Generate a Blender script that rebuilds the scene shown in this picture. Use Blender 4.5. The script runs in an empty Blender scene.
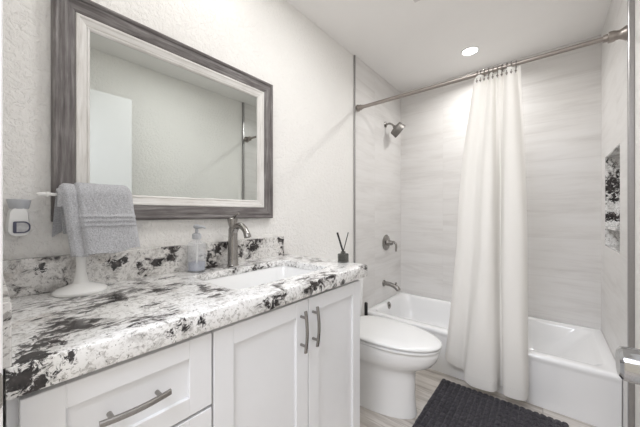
import bpy, bmesh, math, random
from mathutils import Vector, Matrix, noise as mnoise

S = bpy.context.scene
C = S.collection
random.seed(7)
PI = math.pi

# ------------------------------------------------------------------ camera, light, exposure
cam_d = bpy.data.cameras.new('camera')
cam_d.sensor_width = 36.0
cam_d.lens = 277.0 / 640.0 * 36.0
cam_d.clip_start = 0.01
cam = bpy.data.objects.new('camera', cam_d)
C.objects.link(cam)
cam.location = (1.224, 0.0, 1.146)
cam.rotation_euler = (math.radians(90), 0, math.radians(39.49))
S.camera = cam

world = bpy.data.worlds.new('hallway_daylight')
S.world = world
world.use_nodes = True
bgn = world.node_tree.nodes['Background']
bgn.inputs['Color'].default_value = (1.0, 0.91, 0.76, 1)
bgn.inputs['Strength'].default_value = 0.79


def area(name, loc, rot, sx, sy, power, color=(1, 0.97, 0.93), shape='RECTANGLE', spread=180):
    l = bpy.data.lights.new(name, 'AREA')
    l.shape = shape
    l.size = sx
    l.size_y = sy
    l.energy = power
    l.color = color
    l.spread = math.radians(spread)
    o = bpy.data.objects.new(name, l)
    C.objects.link(o)
    o.location = loc
    o.rotation_euler = rot
    return o


for k_ in range(3):
    l_ = bpy.data.lights.new('vanity_lamp', 'POINT')
    l_.energy = 0.72
    l_.color = (1.0, 0.985, 0.96)
    l_.shadow_soft_size = 0.05
    o_ = bpy.data.objects.new('vanity_lamp', l_)
    C.objects.link(o_)
    o_.location = (0.19, 0.13 + 0.27 * k_, 2.28)
area('room_lamp', (0.78, 1.08, 2.425), (0, 0, 0), 0.34, 0.34, 9.0, (1, 1, 1))
area('hall_fill', (0.95, -0.75, 2.2), (math.radians(38), 0, 0), 0.9, 0.6, 33.0, (0.85, 0.89, 1.0))  # unseen fill light added outside the doorway to brighten the near surfaces
area('downlight_lamp', (0.743, 2.462, 2.415), (0, 0, 0), 0.10, 0.10, 6.2, (1, 0.99, 0.97), 'DISK', 158)

S.view_settings.view_transform = 'Standard'
S.view_settings.look = 'None'
S.view_settings.gamma = 1.0
S.view_settings.use_curve_mapping = False
S.view_settings.exposure = 0.06

# ------------------------------------------------------------------ materials


def new_mat(name):
    m = bpy.data.materials.new(name)
    m.use_nodes = True
    nt = m.node_tree
    b = nt.nodes['Principled BSDF']
    return m, nt, b


def N(nt, kind, **kw):
    n = nt.nodes.new(kind)
    for k, v in kw.items():
        if k.startswith('i_'):
            key = k[2:].replace('_', ' ')
            n.inputs[key].default_value = v
        else:
            setattr(n, k, v)
    return n


def L(nt, a, b):
    nt.links.new(a, b)


def coords(nt, scale=(1, 1, 1), rot=(0, 0, 0), loc=(0, 0, 0)):
    g = N(nt, 'ShaderNodeNewGeometry')
    mp = N(nt, 'ShaderNodeMapping')
    mp.inputs['Scale'].default_value = scale
    mp.inputs['Rotation'].default_value = rot
    mp.inputs['Location'].default_value = loc
    L(nt, g.outputs['Position'], mp.inputs['Vector'])
    return mp.outputs['Vector']


def noise(nt, vec, scale, detail=4, rough=0.55, dist=0.0):
    n = N(nt, 'ShaderNodeTexNoise')
    n.inputs['Scale'].default_value = scale
    n.inputs['Detail'].default_value = detail
    n.inputs['Roughness'].default_value = rough
    n.inputs['Distortion'].default_value = dist
    L(nt, vec, n.inputs['Vector'])
    return n.outputs['Fac']


def ramp(nt, fac, stops, interp='LINEAR'):
    r = N(nt, 'ShaderNodeValToRGB')
    cr = r.color_ramp
    cr.interpolation = interp
    while len(cr.elements) > 1:
        cr.elements.remove(cr.elements[-1])
    cr.elements[0].position = stops[0][0]
    c = stops[0][1]
    cr.elements[0].color = (*c, 1) if len(c) == 3 else c
    for p, c in stops[1:]:
        e = cr.elements.new(p)
        e.color = (*c, 1) if len(c) == 3 else c
    L(nt, fac, r.inputs['Fac'])
    return r.outputs['Color']


def mth(nt, op, a, b=None, clamp=False):
    m = N(nt, 'ShaderNodeMath', operation=op, use_clamp=clamp)
    for i, x in enumerate((a, b)):
        if x is None:
            continue
        if isinstance(x, (int, float)):
            m.inputs[i].default_value = x
        else:
            L(nt, x, m.inputs[i])
    return m.outputs[0]


def mix(nt, fac, a, b, mode='MIX'):
    m = N(nt, 'ShaderNodeMix', data_type='RGBA', blend_type=mode)
    for sock, x in ((m.inputs[0], fac), (m.inputs[6], a), (m.inputs[7], b)):
        if isinstance(x, (int, float)):
            sock.default_value = x
        elif isinstance(x, tuple):
            sock.default_value = (*x, 1) if len(x) == 3 else x
        else:
            L(nt, x, sock)
    return m.outputs[2]


def bump(nt, b, h, strength=0.3, dist=0.002):
    n = N(nt, 'ShaderNodeBump')
    n.inputs['Strength'].default_value = strength
    n.inputs['Distance'].default_value = dist
    L(nt, h, n.inputs['Height'])
    L(nt, n.outputs['Normal'], b.inputs['Normal'])


def plain(name, col, rough=0.5, metal=0.0, var=0.04, scale=30, coat=0.0, trans=0.0, ior=1.45, bumps=None):
    m, nt, b = new_mat(name)
    v = coords(nt)
    n = noise(nt, v, scale, 3)
    hi = tuple(min(1, c * (1 + var)) for c in col)
    lo = tuple(c * (1 - var) for c in col)
    L(nt, ramp(nt, n, [(0.3, lo), (0.7, hi)]), b.inputs['Base Color'])
    b.inputs['Roughness'].default_value = rough
    b.inputs['Metallic'].default_value = metal
    b.inputs['Coat Weight'].default_value = coat
    b.inputs['Transmission Weight'].default_value = trans
    b.inputs['IOR'].default_value = ior
    if bumps:
        bump(nt, b, noise(nt, v, bumps[0], 4), bumps[1], bumps[2])
    return m


M = {}


def mk_paint(name, col):
    m, nt, b = new_mat(name)
    v = coords(nt)
    n1 = noise(nt, v, 55, 4, 0.6, 0.6)
    n2 = noise(nt, v, 170, 2, 0.5)
    f = ramp(nt, n1, [(0.42, (0, 0, 0)), (0.56, (1, 1, 1))])
    h = mth(nt, 'ADD', f, mth(nt, 'MULTIPLY', n2, 0.5))
    b.inputs['Base Color'].default_value = (*col, 1)
    b.inputs['Roughness'].default_value = 0.6
    bump(nt, b, h, 0.7, 0.0022)
    return m


M['paint'] = mk_paint('textured_wall_paint', (0.885, 0.868, 0.84))
M['ceil'] = plain('ceiling_paint', (0.92, 0.905, 0.89), 0.8, var=0.01, scale=4, bumps=(120, 0.12, 0.001))
M['white'] = plain('white_semi_gloss', (0.86, 0.86, 0.86), 0.32, var=0.01, scale=5)
M['cab'] = plain('white_cabinet_lacquer', (0.84, 0.845, 0.86), 0.35, var=0.01, scale=5)
M['cabdark'] = plain('cabinet_inside_shadow_board', (0.55, 0.54, 0.52), 0.6)
M['porc'] = plain('white_porcelain', (0.89, 0.89, 0.885), 0.08, var=0.005, scale=4, coat=0.5)
M['tub'] = plain('white_tub_enamel', (0.88, 0.88, 0.88), 0.12, var=0.005, scale=4, coat=0.4)
M['nickel'] = plain('brushed_nickel', (0.34, 0.325, 0.31), 0.27, 1.0, 0.06, 220)
M['satin'] = plain('satin_nickel', (0.24, 0.228, 0.215), 0.5, 1.0, 0.05, 200)
M['rodm'] = plain('bronzed_nickel_rod', (0.36, 0.325, 0.30), 0.36, 1.0, 0.05, 200)
M['steel'] = plain('satin_steel_trim', (0.40, 0.39, 0.39), 0.3, 1.0, 0.05, 150)
M['chrome'] = plain('polished_chrome', (0.50, 0.51, 0.53), 0.12, 1.0, 0.02, 100)
M['dark'] = plain('black_plastic', (0.02, 0.02, 0.02), 0.4)
M['slot'] = plain('dark_grille_recess', (0.05, 0.05, 0.05), 0.7)
M['plastic'] = plain('white_plastic', (0.86, 0.86, 0.85), 0.35, var=0.01)
M['seat'] = plain('white_toilet_seat_plastic', (0.80, 0.80, 0.795), 0.25, var=0.005, coat=0.2)
M['greyplastic'] = plain('pale_grey_plastic', (0.52, 0.53, 0.56), 0.4, var=0.02)
M['navy'] = plain('dark_blue_grey_plastic', (0.09, 0.09, 0.14), 0.35)
M['lens'] = plain('clear_grey_window', (0.55, 0.55, 0.56), 0.15, var=0.15, scale=90)
M['stick'] = plain('black_reed', (0.03, 0.028, 0.025), 0.7)
M['grille'] = plain('white_vent_plastic', (0.72, 0.71, 0.69), 0.5, var=0.01)

# glass mirror
m, nt, b = new_mat('mirror_glass')
b.inputs['Base Color'].default_value = (0.665, 0.695, 0.675, 1)
b.inputs['Metallic'].default_value = 1.0
b.inputs['Roughness'].default_value = 0.012
M['mirror'] = m


def mk_glass(name, col, rough=0.03, alpha=1.0):
    m, nt, b = new_mat(name)
    b.inputs['Base Color'].default_value = (*col, 1)
    b.inputs['Roughness'].default_value = rough
    b.inputs['Alpha'].default_value = alpha
    b.inputs['IOR'].default_value = 1.45
    return m


M['clear'] = mk_glass('clear_bottle_plastic', (0.86, 0.88, 0.92), 0.05, 0.13)
M['soap'] = mk_glass('pale_blue_soap', (0.72, 0.77, 0.92), 0.1, 0.35)
M['smoke'] = mk_glass('smoked_glass', (0.10, 0.10, 0.09), 0.05, 0.6)

# emissive downlight lens
m, nt, b = new_mat('lit_downlight_lens')
b.inputs['Emission Color'].default_value = (1, 0.98, 0.95, 1)
b.inputs['Emission Strength'].default_value = 10.0
M['lit'] = m


def mk_tile(name, plane):
    """large pale stone-look tile, streaks running level; plane 'xz' or 'yz'"""
    m, nt, b = new_mat(name)
    g = N(nt, 'ShaderNodeNewGeometry')
    sp = N(nt, 'ShaderNodeSeparateXYZ')
    L(nt, g.outputs['Position'], sp.inputs[0])
    cb = N(nt, 'ShaderNodeCombineXYZ')
    L(nt, sp.outputs['X' if plane == 'xz' else 'Y'], cb.inputs['X'])
    L(nt, sp.outputs['Z'], cb.inputs['Y'])
    uv = cb.outputs[0]

    def mapped(sc, loc=(0, 0, 0)):
        mp = N(nt, 'ShaderNodeMapping')
        mp.inputs['Scale'].default_value = sc
        mp.inputs['Location'].default_value = loc
        L(nt, uv, mp.inputs['Vector'])
        return mp.outputs[0]
    br = N(nt, 'ShaderNodeTexBrick', offset=0.0)
    br.inputs['Color1'].default_value = (0.0, 0.0, 0.0, 1)
    br.inputs['Color2'].default_value = (1, 1, 1, 1)
    br.inputs['Scale'].default_value = 1.0
    br.inputs['Mortar Size'].default_value = 0.0013
    br.inputs['Brick Width'].default_value = 0.61
    br.inputs['Row Height'].default_value = 0.305
    L(nt, mapped((1, 1, 1), (0.176, 0.265, 0)), br.inputs['Vector'])
    # per-tile shift of the streak pattern
    off = N(nt, 'ShaderNodeCombineXYZ')
    L(nt, mth(nt, 'MULTIPLY', br.outputs['Color'], 2.0), off.inputs['Z'])
    va = N(nt, 'ShaderNodeVectorMath', operation='ADD')
    L(nt, mapped((1.2, 9.0, 1)), va.inputs[0])
    L(nt, off.outputs[0], va.inputs[1])
    n1 = noise(nt, va.outputs[0], 1.3, 6, 0.62, 0.6)
    va2 = N(nt, 'ShaderNodeVectorMath', operation='ADD')
    L(nt, mapped((3.0, 34, 1)), va2.inputs[0])
    L(nt, off.outputs[0], va2.inputs[1])
    n2 = noise(nt, va2.outputs[0], 1.2, 4, 0.65, 0.3)
    s = mth(nt, 'ADD', mth(nt, 'MULTIPLY', n1, 0.72), mth(nt, 'MULTIPLY', n2, 0.28))
    col = ramp(nt, s, [(0.30, (0.64, 0.62, 0.60)), (0.42, (0.712, 0.693, 0.676)), (0.50, (0.755, 0.738, 0.722)), (0.64, (0.785, 0.772, 0.76))])
    col = mix(nt, br.outputs['Fac'], col, (0.69, 0.675, 0.66))
    L(nt, col, b.inputs['Base Color'])
    b.inputs['Roughness'].default_value = 0.3
    bump(nt, b, mth(nt, 'SUBTRACT', 1.0, br.outputs['Fac']), 0.15, 0.0005)
    return m


M['tile_xz'] = mk_tile('streaked_stone_tile_back', 'xz')
M['tile_yz'] = mk_tile('streaked_stone_tile_side', 'yz')


def mk_marble(name, blobs, dark_gain=1.0, tone=(1, 1, 1)):
    """white granite: grey mottling, scattered fine black flecks, black-brown clusters at given places"""
    m, nt, b = new_mat(name)
    v = coords(nt)
    vs = coords(nt, (1, 1, 1), (0, 0, 0.5))
    mott = noise(nt, v, 26, 7, 0.7, 0.25)
    base = ramp(nt, mott, [(0.28, (0.42, 0.40, 0.385)), (0.38, (0.68, 0.67, 0.655)), (0.47, (0.87, 0.865, 0.855)), (0.7, (0.91, 0.905, 0.895))])
    fine = noise(nt, v, 95, 4, 0.7, 0.4)
    base = mix(nt, ramp(nt, fine, [(0.38, (1, 1, 1)), (0.47, (0, 0, 0))]), base, (0.52, 0.505, 0.49))
    # brown-tan hints
    tan = noise(nt, v, 9, 4, 0.6, 1.0)
    base = mix(nt, ramp(nt, tan, [(0.60, (0, 0, 0)), (0.72, (0.45, 0.45, 0.45))]), base, (0.60, 0.53, 0.47))
    # veins: stretched short black marks
    cl = noise(nt, v, 7.5, 3, 0.5, 0.6)
    ve = noise(nt, coords(nt, (1.6, 0.75, 1.0), (0, 0, 0.35)), 36, 6, 0.68, 0.7)
    comb = mth(nt, 'ADD', mth(nt, 'MULTIPLY', cl, 0.62), mth(nt, 'MULTIPLY', ve, 0.62))
    f1 = ramp(nt, comb, [(0.685, (0, 0, 0)), (0.725, (1, 1, 1))])
    base = mix(nt, ramp(nt, comb, [(0.62, (0, 0, 0)), (0.70, (0.75, 0.75, 0.75))]), base, (0.38, 0.365, 0.35))
    fleck = ramp(nt, noise(nt, v, 60, 3, 0.6, 0.9), [(0.665, (0, 0, 0)), (0.70, (0.9, 0.9, 0.9))])
    fl2 = ramp(nt, noise(nt, coords(nt, (1, 1.5, 0.8), (0.3, 0.2, 0.4)), 115, 3, 0.6, 0.7), [(0.635, (0, 0, 0)), (0.68, (0.75, 0.75, 0.75))])
    mask = mth(nt, 'MAXIMUM', mth(nt, 'MAXIMUM', f1, fleck), fl2)
    # placed clusters
    g = N(nt, 'ShaderNodeNewGeometry')
    acc = None
    for (x, y, z, r, sx, sy, sz) in blobs:
        sub = N(nt, 'ShaderNodeVectorMath', operation='SUBTRACT')
        L(nt, g.outputs['Position'], sub.inputs[0])
        sub.inputs[1].default_value = (x, y, z)
        mul = N(nt, 'ShaderNodeVectorMath', operation='MULTIPLY')
        L(nt, sub.outputs[0], mul.inputs[0])
        mul.inputs[1].default_value = (sx / r, sy / r, sz / r)
        ln = N(nt, 'ShaderNodeVectorMath', operation='LENGTH')
        L(nt, mul.outputs[0], ln.inputs[0])
        q = mth(nt, 'SUBTRACT', 1.0, ln.outputs['Value'], True)
        acc = q if acc is None else mth(nt, 'MAXIMUM', acc, q)
    if acc is not None:
        brk = noise(nt, v, 52, 6, 0.74, 0.9)
        q = mth(nt, 'ADD', mth(nt, 'MULTIPLY', acc, 1.0), mth(nt, 'MULTIPLY', mth(nt, 'SUBTRACT', brk, 0.5), 3.4))
        q = mth(nt, 'MULTIPLY', q, mth(nt, 'GREATER_THAN', acc, 0.02))
        f2 = ramp(nt, q, [(0.50, (0, 0, 0)), (0.64, (1, 1, 1))])
        mask = mth(nt, 'MAXIMUM', mask, f2)
    dk = ramp(nt, noise(nt, v, 45, 3, 0.6), [(0.35, (0.012, 0.011, 0.012)), (0.6, (0.05, 0.043, 0.042)), (0.75, (0.16, 0.14, 0.13))])
    base = mix(nt, 1.0, base, tone, 'MULTIPLY')
    col = mix(nt, mth(nt, 'MULTIPLY', mask, dark_gain), base, dk)
    L(nt, col, b.inputs['Base Color'])
    b.inputs['Roughness'].default_value = 0.14
    b.inputs['Coat Weight'].default_value = 0.2
    return m


top_blobs = [(0.49, 0.075, 0.9, 0.055, 1, .8, 1), (0.44, 0.11, 0.9, 0.045, 1.2, .7, 1), (0.56, 0.04, 0.868, 0.075, 1, 1, 1.2), (0.54, 0.05, 0.895, 0.05, 1, 1, 1),
             (0.39, 0.13, 0.9, 0.028, 1.3, .8, 1), (0.56, 0.268, 0.872, 0.024, 1, 1, 1), (0.56, 0.30, 0.885, 0.026, 1, 1, 1),
             (0.56, 0.34, 0.882, 0.022, 1, 1, 1), (0.26, 0.36, 0.9, 0.045, 1.4, .8, 1), (0.40, 0.285, 0.9, 0.035, 1.4, .7, 1),
             (0.06, 0.25, 0.9, 0.05, 1, .7, 1), (0.28, 0.25, 0.9, 0.04, 1.4, .7, 1), (0.22, 0.43, 0.9, 0.04, 1.5, .7, 1),
             (0.45, 0.445, 0.9, 0.03, 1.5, .8, 1), (0.56, 0.55, 0.872, 0.028, 1, 1.3, 1), (0.56, 0.775, 0.878, 0.036, 1, 1.3, 0.8),
             (0.56, 0.80, 0.893, 0.024, 1, 1.3, .8), (0.56, 0.95, 0.856, 0.03, 1, .8, 1.2), (0.56, 0.62, 0.88, 0.02, 1, 1, 1),
             (0.56, 0.1, 0.89, 0.02, 1, 1.3, .7), (0.16, 1.11, 0.9, 0.05, 1, .8, 1), (0.50, 0.66, 0.9, 0.03, 1.4, .6, 1),
             (0.50, 0.90, 0.9, 0.03, 1.4, .6, 1), (0.10, 0.44, 0.9, 0.04, 1.2, .7, 1), (0.33, 0.16, 0.9, 0.026, 1.3, .7, 1)]
splash_blobs = [(0.02, 0.115, 0.985, 0.035, 1, 1.5, .8), (0.02, 0.30, 0.965, 0.045, 1, 1, 1), (0.02, 0.325, 0.98, 0.03, 1, 1, 1),
                (0.02, 0.50, 0.965, 0.03, 1, 1, .8), (0.02, 0.49, 1.008, 0.035, 1, .5, 1.6), (0.02, 0.70, 0.975, 0.05, 1, 1, .9),
                (0.02, 0.66, 0.955, 0.035, 1, 1, 1), (0.02, 0.745, 0.99, 0.04, 1, 1, 1), (0.02, 0.93, 0.975, 0.026, 1, 1.6, .6),
                (0.02, 0.62, 0.915, 0.03, 1, 1, 1), (0.02, 0.38, 0.955, 0.022, 1, 1, 1)]
M['marble'] = mk_marble('black_and_white_granite_top', top_blobs)
M['marble_splash'] = mk_marble('black_and_white_granite_splash', splash_blobs, tone=(0.90, 0.885, 0.87))
niche_blobs = [(1.56, 2.665, 1.31, 0.10, .6, 1, 1), (1.56, 2.665, 1.36, 0.08, .6, 1, 1.4), (1.56, 2.66, 1.12, 0.08, .6, 1, 1.5),
               (1.6, 2.55, 1.3, 0.08, 1, 1, 1.2), (1.56, 2.665, 1.24, 0.05, .7, 1, 1.2)]
M['marble_niche'] = mk_marble('black_and_white_granite_niche', niche_blobs)


def mk_wood(name, axis, stops, rough=0.55, sc=90):
    m, nt, b = new_mat(name)
    s = [1.0, 1.0, 1.0]
    for i in range(3):
        if i != axis:
            s[i] = 14.0
    n1 = noise(nt, coords(nt, tuple(s)), sc / 14.0, 5, 0.65, 0.3)
    n2 = noise(nt, coords(nt), 9, 3, 0.5)
    f = mth(nt, 'ADD', mth(nt, 'MULTIPLY', n1, 0.75), mth(nt, 'MULTIPLY', n2, 0.25))
    L(nt, ramp(nt, f, stops), b.inputs['Base Color'])
    b.inputs['Roughness'].default_value = rough
    bump(nt, b, n1, 0.25, 0.0008)
    return m


DK = [(0.32, (0.06, 0.052, 0.05)), (0.46, (0.13, 0.115, 0.113)), (0.58, (0.21, 0.195, 0.19)), (0.72, (0.36, 0.34, 0.335))]
WH = [(0.30, (0.50, 0.47, 0.44)), (0.42, (0.66, 0.635, 0.605)), (0.55, (0.76, 0.74, 0.715)), (0.7, (0.82, 0.81, 0.79))]
M['dk_v'] = mk_wood('weathered_grey_wood_upright', 2, DK)
M['dk_h'] = mk_wood('weathered_grey_wood_level', 1, DK)
M['wh_v'] = mk_wood('whitewashed_wood_upright', 2, WH)
M['wh_h'] = mk_wood('whitewashed_wood_level', 1, WH)


def mk_floor():
    m, nt, b = new_mat('pale_wood_look_planks')
    v = coords(nt)
    br = N(nt, 'ShaderNodeTexBrick', offset=0.37)
    br.inputs['Color1'].default_value = (0, 0, 0, 1)
    br.inputs['Color2'].default_value = (1, 1, 1, 1)
    br.inputs['Scale'].default_value = 1.0
    br.inputs['Mortar Size'].default_value = 0.0016
    br.inputs['Brick Width'].default_value = 1.2
    br.inputs['Row Height'].default_value = 0.18
    L(nt, v, br.inputs['Vector'])
    off = N(nt, 'ShaderNodeCombineXYZ')
    L(nt, mth(nt, 'MULTIPLY', br.outputs['Color'], 5.0), off.inputs['Z'])
    va = N(nt, 'ShaderNodeVectorMath', operation='ADD')
    L(nt, coords(nt, (2.2, 26, 1)), va.inputs[0])
    L(nt, off.outputs[0], va.inputs[1])
    n = noise(nt, va.outputs[0], 1.4, 6, 0.62, 0.6)
    f = mth(nt, 'ADD', n, mth(nt, 'MULTIPLY', mth(nt, 'SUBTRACT', br.outputs['Color'], 0.5), 0.12))
    col = ramp(nt, f, [(0.28, (0.33, 0.29, 0.255)), (0.42, (0.48, 0.44, 0.40)), (0.55, (0.61, 0.57, 0.53)), (0.7, (0.69, 0.66, 0.62))])
    col = mix(nt, br.outputs['Fac'], col, (0.30, 0.27, 0.25))
    L(nt, col, b.inputs['Base Color'])
    b.inputs['Roughness'].default_value = 0.4
    return m


M['floor'] = mk_floor()


def mk_cloth(name, col, lo, scale, bstr, bdist, transl=0.0, rough=0.9):
    m, nt, b = new_mat(name)
    v = coords(nt)
    n = noise(nt, v, scale, 3, 0.7)
    cc = ramp(nt, n, [(0.3, lo), (0.65, col)])
    L(nt, cc, b.inputs['Base Color'])
    b.inputs['Roughness'].default_value = rough
    b.inputs['Sheen Weight'].default_value = 0.15
    b.inputs['Specular IOR Level'].default_value = 0.15
    bump(nt, b, n, bstr, bdist)
    if transl:
        t = N(nt, 'ShaderNodeBsdfTranslucent')
        L(nt, cc, t.inputs['Color'])
        mx = N(nt, 'ShaderNodeMixShader')
        mx.inputs[0].default_value = transl
        out = nt.nodes['Material Output']
        L(nt, b.outputs[0], mx.inputs[1])
        L(nt, t.outputs[0], mx.inputs[2])
        L(nt, mx.outputs[0], out.inputs['Surface'])
    return m


M['towel'] = mk_cloth('grey_terry', (0.68, 0.685, 0.715), (0.38, 0.385, 0.41), 300, 0.9, 0.004)
M['towelband'] = mk_cloth('grey_towel_band', (0.42, 0.425, 0.45), (0.30, 0.305, 0.325), 300, 0.4, 0.001)
M['curtain'] = mk_cloth('cream_curtain_cloth', (0.985, 0.975, 0.955), (0.965, 0.95, 0.925), 260, 0.2, 0.0006, 0.42)
M['mat'] = mk_cloth('charcoal_plush', (0.082, 0.077, 0.088), (0.012, 0.011, 0.014), 190, 0.4, 0.004)
M['marblewhite'] = plain('white_ceramic_stand', (0.84, 0.835, 0.82), 0.22, var=0.03, scale=14, coat=0.3)

# ------------------------------------------------------------------ mesh helpers


def obj(name, bm, mat, parent=None, smooth=False, kind=None, label=None, off=None, angle=35):
    """bm in world coordinates; made relative to its thing's base"""
    base = Vector((0, 0, 0))
    p = parent
    while p is not None:
        base += p.location
        p = p.parent
    if parent is None and off is not None:
        base = Vector(off)
    bmesh.ops.translate(bm, verts=bm.verts, vec=-base)
    bmesh.ops.recalc_face_normals(bm, faces=bm.faces)
    me = bpy.data.meshes.new(name)
    bm.to_mesh(me)
    bm.free()
    for mm in (mat if isinstance(mat, (list, tuple)) else [mat]):
        me.materials.append(mm)
    if smooth:
        for p_ in me.polygons:
            p_.use_smooth = True
        try:
            me.set_sharp_from_angle(angle=math.radians(angle))
        except Exception:
            pass
    o = bpy.data.objects.new(name, me)
    C.objects.link(o)
    if parent is not None:
        o.parent = parent
    elif off is not None:
        o.location = off
    if kind:
        o['kind'] = kind
    if label:
        o['label'] = label
    return o


def thing(name, label, cat, loc=(0, 0, 0), group=None):
    o = bpy.data.objects.new(name, None)
    o.empty_display_size = 0.05
    C.objects.link(o)
    o.location = loc
    o['label'] = label
    o['category'] = cat
    if group:
        o['group'] = group
    return o


def tag(o, label, cat, group=None, kind=None):
    o['label'] = label
    o['category'] = cat
    if group:
        o['group'] = group
    if kind:
        o['kind'] = kind
    return o


def dup(root, delta, label=None):
    r = root.copy()
    C.objects.link(r)
    r.location = root.location + Vector(delta)
    if label:
        r['label'] = label
    for ch in list(root.children):
        c = ch.copy()
        C.objects.link(c)
        c.parent = r
        for g in list(ch.children):
            d = g.copy()
            C.objects.link(d)
            d.parent = c
    return r


def BM():
    return bmesh.new()


def box(bm, x0, x1, y0, y1, z0, z1, bev=0.0, seg=2):
    b2 = bmesh.new()
    bmesh.ops.create_cube(b2, size=1)
    for v in b2.verts:
        v.co = Vector(((x0 + x1) / 2 + v.co.x * (x1 - x0), (y0 + y1) / 2 + v.co.y * (y1 - y0), (z0 + z1) / 2 + v.co.z * (z1 - z0)))
    if bev > 0:
        bmesh.ops.bevel(b2, geom=list(b2.edges), offset=bev, segments=seg, profile=0.5, affect='EDGES')
    merge(bm, b2)
    return bm


def merge(bm, b2):
    me = bpy.data.meshes.new('tmp')
    b2.to_mesh(me)
    b2.free()
    bm.from_mesh(me)
    bpy.data.meshes.remove(me)


def loft(bm, rings, closed_ring=True, closed_path=False, cap0=False, cap1=False, mi=0):
    vs = [[bm.verts.new(p) for p in r] for r in rings]
    n = len(vs[0])
    R = len(vs)
    for i in range(R if closed_path else R - 1):
        a, b2 = vs[i], vs[(i + 1) % R]
        for j in range(n if closed_ring else n - 1):
            k = (j + 1) % n
            f = bm.faces.new((a[j], a[k], b2[k], b2[j]))
            f.material_index = mi
    if cap0:
        bm.faces.new(vs[0][::-1]).material_index = mi
    if cap1:
        bm.faces.new(vs[-1]).material_index = mi
    return bm


def frame_axes(d):
    d = d.normalized()
    up = Vector((0, 0, 1)) if abs(d.z) < 0.95 else Vector((1, 0, 0))
    s = d.cross(up).normalized()
    return s, s.cross(d).normalized()


def tube(bm, pts, rad, n=14, cap=True, flat=1.0):
    """tube along points; rad scalar or list; flat squashes along the second axis"""
    pts = [Vector(p) for p in pts]
    if not isinstance(rad, (list, tuple)):
        rad = [rad] * len(pts)
    rings = []
    s_prev = None
    for i, p in enumerate(pts):
        d = (pts[min(i + 1, len(pts) - 1)] - pts[max(i - 1, 0)]).normalized()
        if s_prev is None:
            s, u = frame_axes(d)
        else:
            s = (s_prev - d * s_prev.dot(d)).normalized()
            u = s.cross(d).normalized()
        s_prev = s
        rings.append([p + (s * math.cos(2 * PI * k / n) + u * math.sin(2 * PI * k / n) * flat) * rad[i] for k in range(n)])
    return loft(bm, rings, cap0=cap, cap1=cap)


def spline(pts, n=8):
    """Catmull-Rom through points (any dimension tuples)"""
    P = [Vector(p) for p in pts]
    out = []
    for i in range(len(P) - 1):
        p0 = P[max(i - 1, 0)]
        p1, p2 = P[i], P[i + 1]
        p3 = P[min(i + 2, len(P) - 1)]
        for k in range(n):
            t = k / n
            out.append(0.5 * ((2 * p1) + (p2 - p0) * t + (2 * p0 - 5 * p1 + 4 * p2 - p3) * t * t + (3 * p1 - p0 - 3 * p2 + p3) * t ** 3))
    out.append(P[-1])
    return out


def lathe(bm, prof, base, axis=(0, 0, 1), n=32, sx=1.0, sy=1.0):
    """prof = [(r, h)]; caps at both ends"""
    a = Vector(axis).normalized()
    s, u = frame_axes(a)
    base = Vector(base)
    rings = []
    for r, h in prof:
        r = max(r, 1e-5)
        rings.append([base + a * h + s * math.cos(2 * PI * k / n) * r * sx + u * math.sin(2 * PI * k / n) * r * sy for k in range(n)])
    return loft(bm, rings, cap0=True, cap1=True)


def rrect(x0, x1, y0, y1, r, z, n=6):
    if not isinstance(r, (list, tuple)):
        r = [r] * 4
    out = []
    cs = [(x1 - r[0], y1 - r[0], 0, r[0]), (x0 + r[1], y1 - r[1], 90, r[1]), (x0 + r[2], y0 + r[2], 180, r[2]), (x1 - r[3], y0 + r[3], 270, r[3])]
    for cx, cy, a0, rr in cs:
        for k in range(n + 1):
            a = math.radians(a0 + 90 * k / n)
            out.append(Vector((cx + rr * math.cos(a), cy + rr * math.sin(a), z)))
    return out


# ------------------------------------------------------------------ the room shell
W, D, H = 1.52, 2.838, 2.44
TY = 1.935      # where the tiled alcove starts


def struct(name, bm, mat, parent=None, **k):
    return obj(name, bm, mat, parent, kind='structure', **k)


struct('floor', box(BM(), -0.15, 1.75, -1.3, D + 0.12, -0.08, 0), M['floor'])
b_ = BM()
box(b_, -0.15, 1.75, -1.3, D + 0.12, H, H + 0.08)
struct('ceiling', b_, M['ceil'])
struct('wall_left', box(BM(), -0.12, -0.006, -0.12, TY, 0, H), M['paint'])
struct('wall_left_tiled', box(BM(), -0.12, 0.004, TY, D, 0, H), M['tile_yz'])
struct('wall_back', box(BM(), -0.12, W + 0.14, D, D + 0.1, 0, H), M['tile_xz'])
struct('wall_right', box(BM(), 1.533, 1.68, -0.12, TY, 0, H), M['paint'])
# tiled right wall with the niche opening left out
NY0, NY1, NZ0, NZ1 = 2.165, 2.674, 0.93, 1.525
b_ = BM()
XR = W + 0.14
box(b_, W, XR, TY, NY0, 0, H)
box(b_, W, XR, NY1, D, 0, H)
box(b_, W, XR, NY0, NY1, 0, NZ0)
box(b_, W, XR, NY0, NY1, NZ1, H)
struct('wall_right_tiled', b_, M['tile_yz'])
# marble-lined niche
b_ = BM()
t = 0.008
box(b_, W + 0.092, W + 0.1, NY0, NY1, NZ0, NZ1)
box(b_, W + 0.001, W + 0.092, NY0, NY0 + t, NZ0, NZ1)
box(b_, W + 0.001, W + 0.092, NY1 - t, NY1, NZ0, NZ1)
box(b_, W + 0.001, W + 0.092, NY0 + t, NY1 - t, NZ0, NZ0 + t)
box(b_, W + 0.001, W + 0.092, NY0 + t, NY1 - t, NZ1 - t, NZ1)
struct('wall_niche', b_, M['marble_niche'])
struct('trim_3', box(BM(), W + 0.002, W + 0.091, NY0 + t + .001, NY1 - t - .001, 1.047, 1.060), M['marble_niche'])
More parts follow.
